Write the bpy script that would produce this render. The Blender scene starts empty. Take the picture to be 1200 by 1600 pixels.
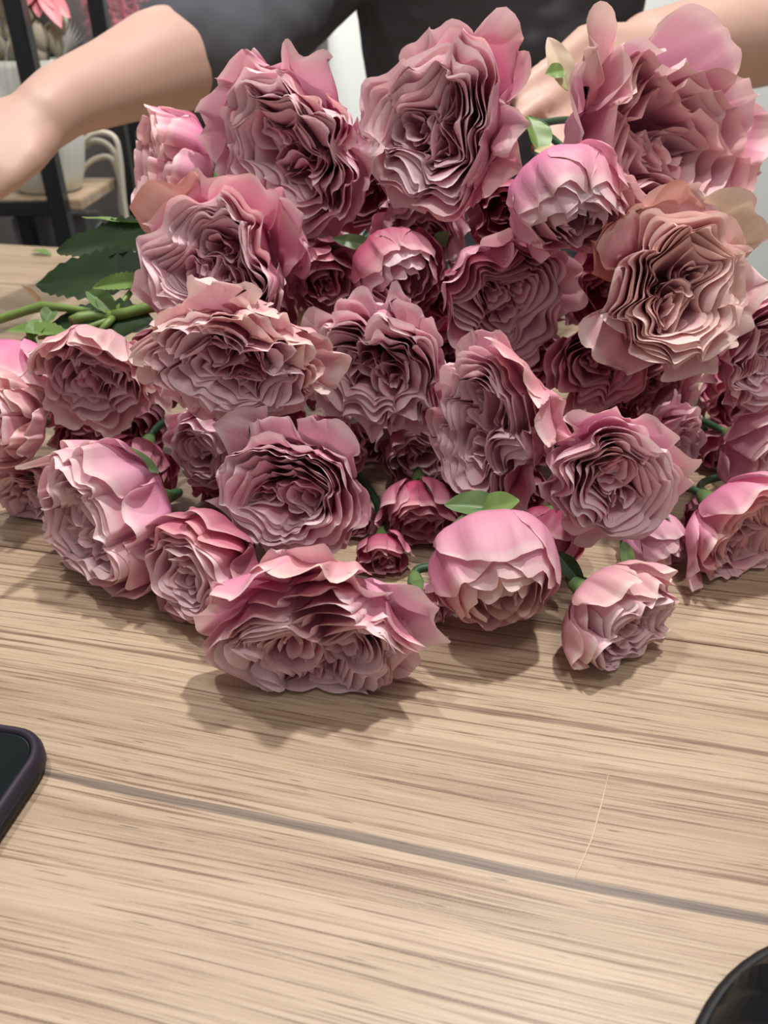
import bpy, bmesh, math, random
import numpy as np
from mathutils import Vector, Matrix

# ------------------------------------------------------------------ camera, world, light, exposure
SC = bpy.context.scene
COL = SC.collection
PITCH = math.radians(33.0)
CAMH = 0.24
F = 1202.0                     # focal length in pixels of the 1200x1600 frame
cam_d = bpy.data.cameras.new('camera')
cam = bpy.data.objects.new('camera', cam_d)
COL.objects.link(cam)
cam.location = (0, 0, CAMH)
cam.rotation_euler = (math.pi / 2 - PITCH, 0, 0)
cam_d.sensor_fit = 'VERTICAL'
cam_d.sensor_height = 36.0
cam_d.lens = 36.0 * F / 1600.0
cam_d.clip_start = 0.01
cam_d.dof.use_dof = True
cam_d.dof.focus_distance = 0.34
cam_d.dof.aperture_fstop = 13.0
SC.camera = cam

world = bpy.data.worlds.new('world')
SC.world = world
world.use_nodes = True
wbg = world.node_tree.nodes['Background']
wbg.inputs[0].default_value = (1.0, 0.98, 0.97, 1)
wbg.inputs[1].default_value = 0.24

def area_light(name, loc, target, size, power, color=(1, 0.95, 0.88)):
    l = bpy.data.lights.new(name, 'AREA')
    l.shape = 'DISK'
    l.size = size
    l.energy = power
    l.color = color
    o = bpy.data.objects.new(name, l)
    COL.objects.link(o)
    o.location = loc
    d = Vector(target) - Vector(loc)
    o.rotation_euler = d.to_track_quat('-Z', 'Y').to_euler()
    return o

WH = (1, 0.975, 0.95)
area_light('ceiling_lamp_back', (0.36, 0.60, 1.75), (0, 0.35, 0), 0.08, 23, WH)
area_light('ceiling_lamp_left', (-0.45, 0.58, 1.75), (0, 0.35, 0), 0.08, 11, WH)
area_light('front_fill_light', (0.25, -0.15, 1.8), (0, 0.4, 0), 0.35, 7, WH)  # added soft fill from the front, no lamp of the shop
area_light('wall_fill_light', (-0.1, 1.6, 1.5), (-0.1, 2.6, 0.95), 0.5, 40, WH)  # added fill aimed at the back wall to brighten it

vs = SC.view_settings
vs.view_transform = 'Standard'
vs.look = 'None'
vs.exposure = 0.14
vs.gamma = 1.0
vs.use_curve_mapping = False

# ------------------------------------------------------------------ helpers
RIGHT = Vector((1, 0, 0))
UPV = Vector((0, math.sin(PITCH), math.cos(PITCH)))
BACK = Vector((0, -math.cos(PITCH), math.sin(PITCH)))
CAMP = Vector((0, 0, CAMH))

def P(px, py, d):
    """world point seen at photo pixel (px,py) at depth d metres along the lens axis"""
    return CAMP + RIGHT * ((px - 600) / F * d) - UPV * ((py - 800) / F * d) - BACK * d

def ground(px, py, z=0.0):
    a = (px - 600) / F
    b = -(py - 800) / F
    d = RIGHT * a + UPV * b - BACK
    return CAMP + d * ((z - CAMH) / d.z)

def tag(o, label, cat, group=None, kind=None):
    o['label'] = label
    if cat: o['category'] = cat
    if group: o['group'] = group
    if kind: o['kind'] = kind
    return o

def empty(name, loc=(0, 0, 0), mat=None):
    o = bpy.data.objects.new(name, None)
    o.empty_display_size = 0.02
    COL.objects.link(o)
    if mat is not None:
        o.matrix_world = mat
    else:
        o.location = loc
    return o

def link_mesh(name, me, material, parent=None, smooth=True):
    o = bpy.data.objects.new(name, me)
    COL.objects.link(o)
    if material and not me.materials: me.materials.append(material)
    if smooth:
        me.polygons.foreach_set('use_smooth', [True] * len(me.polygons))
    if parent: o.parent = parent
    return o

def mesh_obj(name, verts, faces, material, parent=None, smooth=True):
    me = bpy.data.meshes.new(name)
    me.from_pydata([tuple(v) for v in verts], [], faces)
    me.update()
    return link_mesh(name, me, material, parent, smooth)

GRID_FACES = {}
def grid_faces(nu, nv):
    k = (nu, nv)
    if k not in GRID_FACES:
        GRID_FACES[k] = [(j * nu + i, j * nu + i + 1, (j + 1) * nu + i + 1, (j + 1) * nu + i)
                         for j in range(nv - 1) for i in range(nu - 1)]
    return GRID_FACES[k]

def grid_obj(name, pts, nu, nv, material, parent=None):
    """pts: (nv*nu,3) array, u fastest; carries a UV map"""
    me = bpy.data.meshes.new(name)
    me.from_pydata(pts.tolist(), [], grid_faces(nu, nv))
    uv = me.uv_layers.new(name='UVMap')
    li = np.empty(len(me.loops), dtype=np.int32)
    me.loops.foreach_get('vertex_index', li)
    co = np.stack([(li % nu) / (nu - 1), (li // nu) / (nv - 1)], 1).astype(np.float32)
    uv.data.foreach_set('uv', co.ravel())
    me.update()
    return link_mesh(name, me, material, parent)

def tube(name, pts, radii, material, parent=None, n=8, cap=True):
    pts = [Vector(p) for p in pts]
    if not hasattr(radii, '__len__'): radii = [radii] * len(pts)
    vs_, fs = [], []
    prev = None
    for i, p in enumerate(pts):
        t = (pts[min(i + 1, len(pts) - 1)] - pts[max(i - 1, 0)]).normalized()
        if prev is None:
            a = t.orthogonal().normalized()
        else:
            a = (prev - t * prev.dot(t)).normalized()
        prev = a
        b = t.cross(a)
        for k in range(n):
            an = 2 * math.pi * k / n
            vs_.append(p + (a * math.cos(an) + b * math.sin(an)) * radii[i])
    for i in range(len(pts) - 1):
        for k in range(n):
            fs.append((i * n + k, i * n + (k + 1) % n, (i + 1) * n + (k + 1) % n, (i + 1) * n + k))
    if cap:
        fs.append(tuple(range(n - 1, -1, -1)))
        fs.append(tuple((len(pts) - 1) * n + k for k in range(n)))
    return mesh_obj(name, vs_, fs, material, parent)

def bez(p0, p1, p2, p3, n):
    out = []
    for i in range(n):
        t = i / (n - 1)
        out.append(p0 * (1 - t) ** 3 + p1 * 3 * t * (1 - t) ** 2 + p2 * 3 * t * t * (1 - t) + p3 * t ** 3)
    return out

def bevel_box(name, lo, hi, material, parent=None, bev=0.002, seg=2, mat=None):
    bm = bmesh.new()
    bmesh.ops.create_cube(bm, size=1)
    for v in bm.verts:
        v.co = Vector([(lo[i] + hi[i]) / 2 + v.co[i] * (hi[i] - lo[i]) for i in range(3)])
    if bev > 0:
        bmesh.ops.bevel(bm, geom=bm.edges[:], offset=bev, segments=seg, affect='EDGES', clamp_overlap=True)
    if mat is not None: bm.transform(mat)
    me = bpy.data.meshes.new(name)
    bm.to_mesh(me); bm.free()
    return link_mesh(name, me, material, parent, smooth=False)

def lathe(name, prof, material, parent=None, n=24, rib=0, ribamp=0.0, close=True):
    vs_, fs = [], []
    for (r, z) in prof:
        for k in range(n):
            a = 2 * math.pi * k / n
            rr = r * (1 + ribamp * math.cos(rib * a)) if rib else r
            vs_.append((rr * math.cos(a), rr * math.sin(a), z))
    m = len(prof)
    for i in range(m - 1):
        for k in range(n):
            fs.append((i * n + k, i * n + (k + 1) % n, (i + 1) * n + (k + 1) % n, (i + 1) * n + k))
    if close:
        fs.append(tuple(range(n - 1, -1, -1)))
    return mesh_obj(name, vs_, fs, material, parent)

# ------------------------------------------------------------------ materials
def new_mat(name):
    m = bpy.data.materials.new(name)
    m.use_nodes = True
    nt = m.node_tree
    b = nt.nodes['Principled BSDF']
    return m, nt, b

def N(nt, typ, **kw):
    n = nt.nodes.new(typ)
    for k, v in kw.items():
        setattr(n, k, v)
    return n

def srgb(r, g, b):
    f = lambda c: (c / 255 / 12.92) if c / 255 <= 0.04045 else ((c / 255 + 0.055) / 1.055) ** 2.4
    return (f(r), f(g), f(b), 1)

def ramp(nt, stops, interp='EASE'):
    r = nt.nodes.new('ShaderNodeValToRGB')
    cr = r.color_ramp
    cr.interpolation = interp
    while len(cr.elements) < len(stops): cr.elements.new(0.5)
    for e, (p, c) in zip(cr.elements, stops):
        e.position = p; e.color = c
    return r

def math_n(nt, op, a=None, b=None, clamp=False):
    n = nt.nodes.new('ShaderNodeMath'); n.operation = op; n.use_clamp = clamp
    for i, x in enumerate((a, b)):
        if x is None: continue
        if isinstance(x, (int, float)): n.inputs[i].default_value = x
        else: nt.links.new(x, n.inputs[i])
    return n.outputs[0]

def mixcol(nt, fac, a, b, mode='MIX'):
    n = nt.nodes.new('ShaderNodeMix'); n.data_type = 'RGBA'; n.blend_type = mode
    for idx, x in ((0, fac), (6, a), (7, b)):
        if isinstance(x, (int, float)): n.inputs[idx].default_value = x
        elif isinstance(x, tuple): n.inputs[idx].default_value = x
        else: nt.links.new(x, n.inputs[idx])
    return n.outputs[2]

def petal_material(name, stops, blotch, transl=0.28):
    m, nt, b = new_mat(name)
    uv = N(nt, 'ShaderNodeUVMap')
    sep = N(nt, 'ShaderNodeSeparateXYZ')
    nt.links.new(uv.outputs[0], sep.inputs[0])
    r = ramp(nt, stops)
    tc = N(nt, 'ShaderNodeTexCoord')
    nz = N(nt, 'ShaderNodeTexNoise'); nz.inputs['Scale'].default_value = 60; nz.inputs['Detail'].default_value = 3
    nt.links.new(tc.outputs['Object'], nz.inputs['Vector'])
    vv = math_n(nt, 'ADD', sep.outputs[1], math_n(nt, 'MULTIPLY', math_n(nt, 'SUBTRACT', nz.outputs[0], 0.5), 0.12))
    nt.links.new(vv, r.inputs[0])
    # blotches of the second colour, each petal a little different
    oi = N(nt, 'ShaderNodeObjectInfo')
    nz2 = N(nt, 'ShaderNodeTexNoise'); nz2.noise_dimensions = '4D'
    nz2.inputs['Scale'].default_value = 22; nz2.inputs['Detail'].default_value = 2
    nt.links.new(tc.outputs['Object'], nz2.inputs['Vector'])
    nt.links.new(math_n(nt, 'MULTIPLY', oi.outputs['Random'], 9.0), nz2.inputs['W'])
    bf = math_n(nt, 'MULTIPLY', math_n(nt, 'SUBTRACT', nz2.outputs[0], 0.46), 3.2, True)
    c = mixcol(nt, math_n(nt, 'MULTIPLY', bf, 0.55), r.outputs[0], blotch)
    # fine lengthwise veins
    mp = N(nt, 'ShaderNodeMapping'); mp.inputs['Scale'].default_value = (55, 2.5, 1)
    nt.links.new(uv.outputs[0], mp.inputs[0])
    nz3 = N(nt, 'ShaderNodeTexNoise'); nz3.inputs['Scale'].default_value = 1.0; nz3.inputs['Detail'].default_value = 2
    nt.links.new(mp.outputs[0], nz3.inputs['Vector'])
    hsv = N(nt, 'ShaderNodeHueSaturation')
    nt.links.new(c, hsv.inputs['Color'])
    nt.links.new(math_n(nt, 'ADD', 0.86, math_n(nt, 'MULTIPLY', math_n(nt, 'ADD', nz3.outputs[0], math_n(nt, 'MULTIPLY', oi.outputs['Random'], 0.8)), 0.15)), hsv.inputs['Value'])
    nt.links.new(math_n(nt, 'ADD', 0.88, math_n(nt, 'MULTIPLY', oi.outputs['Random'], 0.24)), hsv.inputs['Saturation'])
    col = hsv.outputs[0]
    nt.links.new(col, b.inputs['Base Color'])
    b.inputs['Roughness'].default_value = 0.52
    b.inputs['Specular IOR Level'].default_value = 0.35
    bump = N(nt, 'ShaderNodeBump'); bump.inputs['Strength'].default_value = 0.12; bump.inputs['Distance'].default_value = 0.0006
    nt.links.new(nz3.outputs[0], bump.inputs['Height'])
    nt.links.new(bump.outputs[0], b.inputs['Normal'])
    tr = N(nt, 'ShaderNodeBsdfTranslucent')
    nt.links.new(col, tr.inputs[0])
    mx = N(nt, 'ShaderNodeMixShader'); mx.inputs[0].default_value = transl
    nt.links.new(b.outputs[0], mx.inputs[1]); nt.links.new(tr.outputs[0], mx.inputs[2])
    nt.links.new(mx.outputs[0], nt.nodes['Material Output'].inputs[0])
    return m

M = {}
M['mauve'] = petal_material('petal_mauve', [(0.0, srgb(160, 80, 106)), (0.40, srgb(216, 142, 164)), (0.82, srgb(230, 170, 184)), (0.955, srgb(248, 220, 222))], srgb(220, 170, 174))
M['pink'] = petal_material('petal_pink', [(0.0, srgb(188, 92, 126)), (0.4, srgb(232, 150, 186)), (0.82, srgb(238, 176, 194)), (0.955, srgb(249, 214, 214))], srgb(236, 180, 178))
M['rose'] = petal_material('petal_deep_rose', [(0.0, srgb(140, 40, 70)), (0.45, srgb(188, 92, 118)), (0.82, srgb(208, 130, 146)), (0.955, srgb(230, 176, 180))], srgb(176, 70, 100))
M['peach'] = petal_material('petal_peach', [(0.0, srgb(200, 132, 122)), (0.45, srgb(222, 164, 150)), (0.82, srgb(224, 172, 158)), (0.955, srgb(222, 160, 142))], srgb(226, 176, 168))
M['blush'] = petal_material('petal_blush', [(0.0, srgb(186, 106, 122)), (0.40, srgb(226, 162, 174)), (0.82, srgb(236, 186, 190)), (0.955, srgb(248, 222, 214))], srgb(230, 186, 180))
M['cream'] = petal_material('petal_cream', [(0.0, srgb(190, 190, 130)), (0.4, srgb(226, 206, 172)), (0.82, srgb(232, 208, 180)), (0.955, srgb(238, 208, 192))], srgb(214, 192, 140))

def leaf_material(name, c1, c2, rough=0.45, transl=0.15):
    m, nt, b = new_mat(name)
    uv = N(nt, 'ShaderNodeUVMap')
    tc = N(nt, 'ShaderNodeTexCoord')
    nz = N(nt, 'ShaderNodeTexNoise'); nz.inputs['Scale'].default_value = 45; nz.inputs['Detail'].default_value = 4
    nt.links.new(tc.outputs['Object'], nz.inputs['Vector'])
    c = mixcol(nt, nz.outputs[0], c1, c2)
    nt.links.new(c, b.inputs['Base Color'])
    b.inputs['Roughness'].default_value = rough
    bump = N(nt, 'ShaderNodeBump'); bump.inputs['Strength'].default_value = 0.25; bump.inputs['Distance'].default_value = 0.001
    nt.links.new(nz.outputs[0], bump.inputs['Height']); nt.links.new(bump.outputs[0], b.inputs['Normal'])
    tr = N(nt, 'ShaderNodeBsdfTranslucent'); nt.links.new(c, tr.inputs[0])
    mx = N(nt, 'ShaderNodeMixShader'); mx.inputs[0].default_value = transl
    nt.links.new(b.outputs[0], mx.inputs[1]); nt.links.new(tr.outputs[0], mx.inputs[2])
    nt.links.new(mx.outputs[0], nt.nodes['Material Output'].inputs[0])
    return m
M['leaf'] = leaf_material('leaf_dark_green', srgb(15, 36, 6), srgb(34, 60, 14))
M['leaf_light'] = leaf_material('leaf_light_green', srgb(96, 130, 62), srgb(132, 158, 88))
M['stem'] = leaf_material('stem_green', srgb(84, 118, 50), srgb(128, 148, 76), transl=0.0)
M['stem_dark'] = leaf_material('stem_dark_green', srgb(36, 66, 40), srgb(56, 88, 54), transl=0.0)
M['sepal'] = leaf_material('sepal_green', srgb(78, 110, 62), srgb(120, 146, 92))

def plain(name, c, rough=0.5, metal=0.0, noise=0.0, scale=30, bump=0.0, spec=0.5):
    m, nt, b = new_mat(name)
    b.inputs['Base Color'].default_value = c
    b.inputs['Roughness'].default_value = rough
    b.inputs['Metallic'].default_value = metal
    b.inputs['Specular IOR Level'].default_value = spec
    if noise or bump:
        tc = N(nt, 'ShaderNodeTexCoord')
        nz = N(nt, 'ShaderNodeTexNoise'); nz.inputs['Scale'].default_value = scale; nz.inputs['Detail'].default_value = 4
        nt.links.new(tc.outputs['Object'], nz.inputs['Vector'])
        d = tuple(x * (1 - noise) for x in c[:3]) + (1,)
        u = tuple(min(1, x * (1 + noise)) for x in c[:3]) + (1,)
        nt.links.new(mixcol(nt, nz.outputs[0], d, u), b.inputs['Base Color'])
        if bump:
            bp = N(nt, 'ShaderNodeBump'); bp.inputs['Strength'].default_value = bump; bp.inputs['Distance'].default_value = 0.002
            nt.links.new(nz.outputs[0], bp.inputs['Height']); nt.links.new(bp.outputs[0], b.inputs['Normal'])
    return m
M['skin'] = plain('skin', srgb(200, 162, 146), 0.5, noise=0.06, scale=20)
M['skin'].node_tree.nodes['Principled BSDF'].inputs['Subsurface Weight'].default_value = 0.12
M['skin'].node_tree.nodes['Principled BSDF'].inputs['Subsurface Radius'].default_value = (0.01, 0.004, 0.002)
M['nail'] = plain('nail_red', srgb(160, 30, 46), 0.25)
M['shirt'] = plain('shirt_charcoal', srgb(80, 80, 86), 0.9, noise=0.15, scale=8, bump=0.1)
M['trousers'] = plain('trousers_black', srgb(34, 34, 38), 0.9, noise=0.1)
M['hair'] = plain('hair_brown', srgb(70, 48, 34), 0.5, noise=0.3, scale=60)
M['eye'] = plain('eye_dark', srgb(40, 30, 26), 0.2)
M['lip'] = plain('lip', srgb(190, 110, 105), 0.45)
M['black_metal'] = plain('black_metal', srgb(24, 25, 29), 0.45, noise=0.2)
M['ceramic'] = plain('white_ceramic', srgb(226, 226, 214), 0.55, noise=0.05)
M['rope'] = plain('cotton_rope', srgb(205, 196, 180), 0.9, noise=0.12, scale=120)
M['pale_dry'] = plain('dried_pale', srgb(205, 196, 172), 0.85, noise=0.18, scale=40)
M['grey_dry'] = plain('dried_grey', srgb(150, 146, 140), 0.85, noise=0.2, scale=40)
M['dark_dry'] = plain('dried_dark', srgb(70, 66, 68), 0.85, noise=0.2, scale=40)
M['pink_dry'] = plain('dried_pink', srgb(186, 110, 122), 0.9, noise=0.25, scale=60)
M['lily'] = plain('lily_pink', srgb(240, 150, 155), 0.6, noise=0.1, scale=25)
M['cloth_grey'] = plain('cloth_grey', srgb(150, 150, 156), 0.9, noise=0.15, scale=10)
M['wall'] = plain('wall_paint', srgb(222, 224, 218), 0.85, noise=0.03, scale=5)
M['floor'] = plain('floor_grey', srgb(120, 122, 122), 0.6, noise=0.1, scale=5)
M['case'] = plain('phone_case_plum', srgb(42, 34, 48), 0.55, noise=0.05, spec=0.4)
M['screen'] = plain('phone_screen', srgb(14, 20, 22), 0.12, spec=0.5)
M['slot'] = plain('phone_slot', srgb(10, 9, 14), 0.7)
M['leather'] = plain('black_leather', srgb(22, 24, 28), 0.5, noise=0.3, scale=90, bump=0.3, spec=0.15)
M['leather_rim'] = plain('black_piping', srgb(13, 14, 15), 0.6, noise=0.1, scale=90, bump=0.2)
M['blue'] = plain('navy_cloth', srgb(38, 46, 86), 0.8, noise=0.1)

def wood_material(name, light=1.0, table=False):
    m, nt, b = new_mat(name)
    tc = N(nt, 'ShaderNodeTexCoord')
    sep = N(nt, 'ShaderNodeSeparateXYZ'); nt.links.new(tc.outputs['Object'], sep.inputs[0])
    # slow wander of the grain across the board
    mpw = N(nt, 'ShaderNodeMapping'); mpw.inputs['Scale'].default_value = (3.2, 9, 1)
    nt.links.new(tc.outputs['Object'], mpw.inputs[0])
    wn = N(nt, 'ShaderNodeTexNoise'); wn.inputs['Scale'].default_value = 1; wn.inputs['Detail'].default_value = 1
    nt.links.new(mpw.outputs[0], wn.inputs['Vector'])
    yw = math_n(nt, 'ADD', sep.outputs[1], math_n(nt, 'MULTIPLY', math_n(nt, 'SUBTRACT', wn.outputs[0], 0.5), 0.013))
    cmb = N(nt, 'ShaderNodeCombineXYZ')
    nt.links.new(sep.outputs[0], cmb.inputs[0]); nt.links.new(yw, cmb.inputs[1])
    def streak(sx, sy, det, off):
        mp = N(nt, 'ShaderNodeMapping')
        mp.inputs['Scale'].default_value = (sx, sy, 1); mp.inputs['Location'].default_value = (off, off * 1.7, 0)
        nt.links.new(cmb.outputs[0], mp.inputs[0])
        n = N(nt, 'ShaderNodeTexNoise'); n.inputs['Scale'].default_value = 1; n.inputs['Detail'].default_value = det
        n.inputs['Roughness'].default_value = 0.6
        nt.links.new(mp.outputs[0], n.inputs['Vector'])
        return n.outputs[0]
    broad = streak(1.3, 30, 3, 0.0)
    mid = streak(2.2, 190, 3, 3.1)
    fine = streak(9.0, 640, 3, 7.7)
    hair = streak(22.0, 1500, 2, 17.3)
    pores = streak(55.0, 1200, 1, 11.3)
    def dark(cin, f, thr, gain, amt, col):
        k = math_n(nt, 'MULTIPLY', math_n(nt, 'SUBTRACT', thr, f), gain, True)
        return mixcol(nt, math_n(nt, 'MULTIPLY', k, amt), cin, col)
    def lite(cin, f, thr, gain, amt, col):
        k = math_n(nt, 'MULTIPLY', math_n(nt, 'SUBTRACT', f, thr), gain, True)
        return mixcol(nt, math_n(nt, 'MULTIPLY', k, amt), cin, col)
    r1 = ramp(nt, [(0.30, srgb(150, 128, 104)), (0.46, srgb(170, 148, 122)), (0.60, srgb(182, 160, 134)), (0.76, srgb(168, 144, 116))])
    nt.links.new(broad, r1.inputs[0])
    c = lite(r1.outputs[0], hair, 0.5, 6.0, 0.30, srgb(206, 186, 160))
    c = dark(c, mid, 0.44, 8.0, 0.48, srgb(142, 112, 88))
    c = dark(c, fine, 0.44, 14.0, 0.85, srgb(106, 78, 58))
    c = lite(c, fine, 0.56, 8.0, 0.30, srgb(204, 184, 158))
    c = dark(c, hair, 0.42, 12.0, 0.62, srgb(116, 90, 70))
    spk = N(nt, 'ShaderNodeTexNoise'); spk.inputs['Scale'].default_value = 1800; spk.inputs['Detail'].default_value = 1
    nt.links.new(tc.outputs['Object'], spk.inputs['Vector'])
    c = lite(c, spk.outputs[0], 0.5, 3.0, 0.35, srgb(200, 180, 154))
    c = dark(c, pores, 0.29, 18.0, 0.85, srgb(70, 52, 42))
    if table:
        # the dark mineral streaks of the boards, running along the grain
        brk = streak(5.0, 60, 2, 23.0)
        for (y0, w, s, col) in ((0.157, 0.0021, 1.0, srgb(84, 70, 66)), (0.163, 0.0008, 0.6, srgb(128, 98, 76)), (0.224, 0.0011, 0.9, srgb(100, 74, 56)), (0.205, 0.0022, 0.45, srgb(134, 104, 80)), (0.201, 0.0007, 0.7, srgb(108, 82, 62)),
                                (0.172, 0.0006, 0.6, srgb(116, 88, 68)), (0.146, 0.0005, 0.6, srgb(120, 92, 72)), (0.125, 0.0006, 0.6, srgb(120, 92, 72)), (0.246, 0.0008, 0.7, srgb(112, 86, 64)), (0.263, 0.0006, 0.7, srgb(112, 86, 64)),
                                (0.43, 0.002, 0.6, srgb(130, 100, 74)), (0.56, 0.003, 0.5, srgb(130, 100, 74)), (0.71, 0.003, 0.5, srgb(120, 94, 74)), (0.77, 0.002, 0.6, srgb(120, 94, 74)), (0.81, 0.002, 0.5, srgb(120, 94, 74))):
            d = math_n(nt, 'ABSOLUTE', math_n(nt, 'SUBTRACT', yw, y0))
            d = math_n(nt, 'ADD', d, math_n(nt, 'MULTIPLY', math_n(nt, 'SUBTRACT', hair, 0.5), w * 1.1))
            ww = math_n(nt, 'MULTIPLY', math_n(nt, 'ADD', 0.25, math_n(nt, 'MULTIPLY', brk, 1.5)), w)
            k = math_n(nt, 'SUBTRACT', 1.0, math_n(nt, 'DIVIDE', d, ww), True)
            k = math_n(nt, 'MULTIPLY', math_n(nt, 'MULTIPLY', k, 3.0, True), math_n(nt, 'SUBTRACT', 1.35, math_n(nt, 'MULTIPLY', math_n(nt, 'ADD', hair, fine), 0.6)), True)
            c = mixcol(nt, math_n(nt, 'MULTIPLY', k, s, True), c, col)
    if light != 1.0:
        hs = N(nt, 'ShaderNodeHueSaturation'); hs.inputs['Value'].default_value = light
        nt.links.new(c, hs.inputs['Color']); c = hs.outputs[0]
    nt.links.new(c, b.inputs['Base Color'])
    b.inputs['Roughness'].default_value = 0.42
    b.inputs['Specular IOR Level'].default_value = 0.5
    bp = N(nt, 'ShaderNodeBump'); bp.inputs['Strength'].default_value = 0.25; bp.inputs['Distance'].default_value = 0.0005
    nt.links.new(fine, bp.inputs['Height']); nt.links.new(bp.outputs[0], b.inputs['Normal'])
    return m
M['table_wood'] = wood_material('table_wood', table=True)
M['shelf_wood'] = wood_material('shelf_wood', 0.95)

# ------------------------------------------------------------------ the setting
def struct(o, label=None):
    o['kind'] = 'structure'
    if label: o['label'] = label
    return o
FLOOR_Z = -0.92
struct(bevel_box('floor', (-3.2, -1.2, FLOOR_Z - 0.05), (3.2, 3.2, FLOOR_Z), M['floor'], bev=0), 'grey shop floor under the table')
struct(bevel_box('wall_back', (-3.2, 2.6, FLOOR_Z), (3.2, 2.7, 2.0), M['wall'], bev=0), 'pale plain wall behind the shelves')

# ------------------------------------------------------------------ table of wide planks
GR = math.radians(-12.3)
tb = empty('work_table', mat=Matrix.Rotation(GR, 4, 'Z'))
tag(tb, 'light oak plank work table carrying the heap of roses', 'table')
SEAMS = [0.855, 0.705, 0.495, 0.285, 0.065, -0.145, -0.26]
for y1, y0 in zip(SEAMS, SEAMS[1:]):
    bevel_box('plank', (-0.95, y0 + 0.0004, -0.03), (1.25, y1 - 0.0004, 0.0), M['table_wood'], tb, bev=0.0005, seg=1)
bevel_box('apron', (-0.92, 0.80, -0.11), (1.22, 0.825, -0.0305), M['table_wood'], tb, bev=0.001)
for (lx, ly) in ((-0.9, -0.24), (1.15, -0.24), (-0.9, 0.75), (1.15, 0.75)):
    bevel_box('leg', (lx, ly, FLOOR_Z), (lx + 0.05, ly + 0.05, -0.0305), M['black_metal'], tb, bev=0.002)
TI = Matrix.Rotation(-GR, 4, 'Z')
def tl(px, py, z=0.0003):
    return TI @ ground(px, py, z)
spts = [tl(952, 1205), tl(940, 1255), tl(925, 1310), tl(908, 1350), tl(893, 1382)]
M['scratch'] = plain('scratch_pale', srgb(214, 194, 164), 0.6)
so = tube('scratch', spts, [0.00015, 0.0003, 0.0003, 0.00025, 0.0001], M['scratch'], tb, n=4)
so['label'] = 'thin pale scratch across the grain'

# ------------------------------------------------------------------ roses
GOLD = math.radians(137.508)

def smooth01(x):
    x = np.clip(x, 0, 1)
    return x * x * (3 - 2 * x)

class Warp:
    def __init__(s, rng, R, n=7, lam=(0.20, 0.55)):
        s.k = []
        for i in range(n):
            L = rng.uniform(*lam) * R
            a = rng.uniform(0, 2 * math.pi)
            s.k.append((2 * math.pi / L * math.cos(a), 2 * math.pi / L * math.sin(a), rng.uniform(0, 6.28), rng.uniform(0, 6.28), L / R))
    def __call__(s, x, y):
        dx = np.zeros_like(x); dy = np.zeros_like(x); dz = np.zeros_like(x)
        tot = 0
        for (kx, ky, p, q, L) in s.k:
            ph = kx * x + ky * y
            w = L
            dx += w * np.sin(ph + p); dy += w * np.sin(ph + q); dz += w * np.cos(ph + p + q)
            tot += w * w
        f = 1 / math.sqrt(tot * 0.5)
        return dx * f, dy * f, dz * f

def bez1(p0, p1, p2, p3, t):
    return p0 * (1 - t) ** 3 + p1 * 3 * t * (1 - t) ** 2 + p2 * 3 * t * t * (1 - t) + p3 * t ** 3

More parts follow.
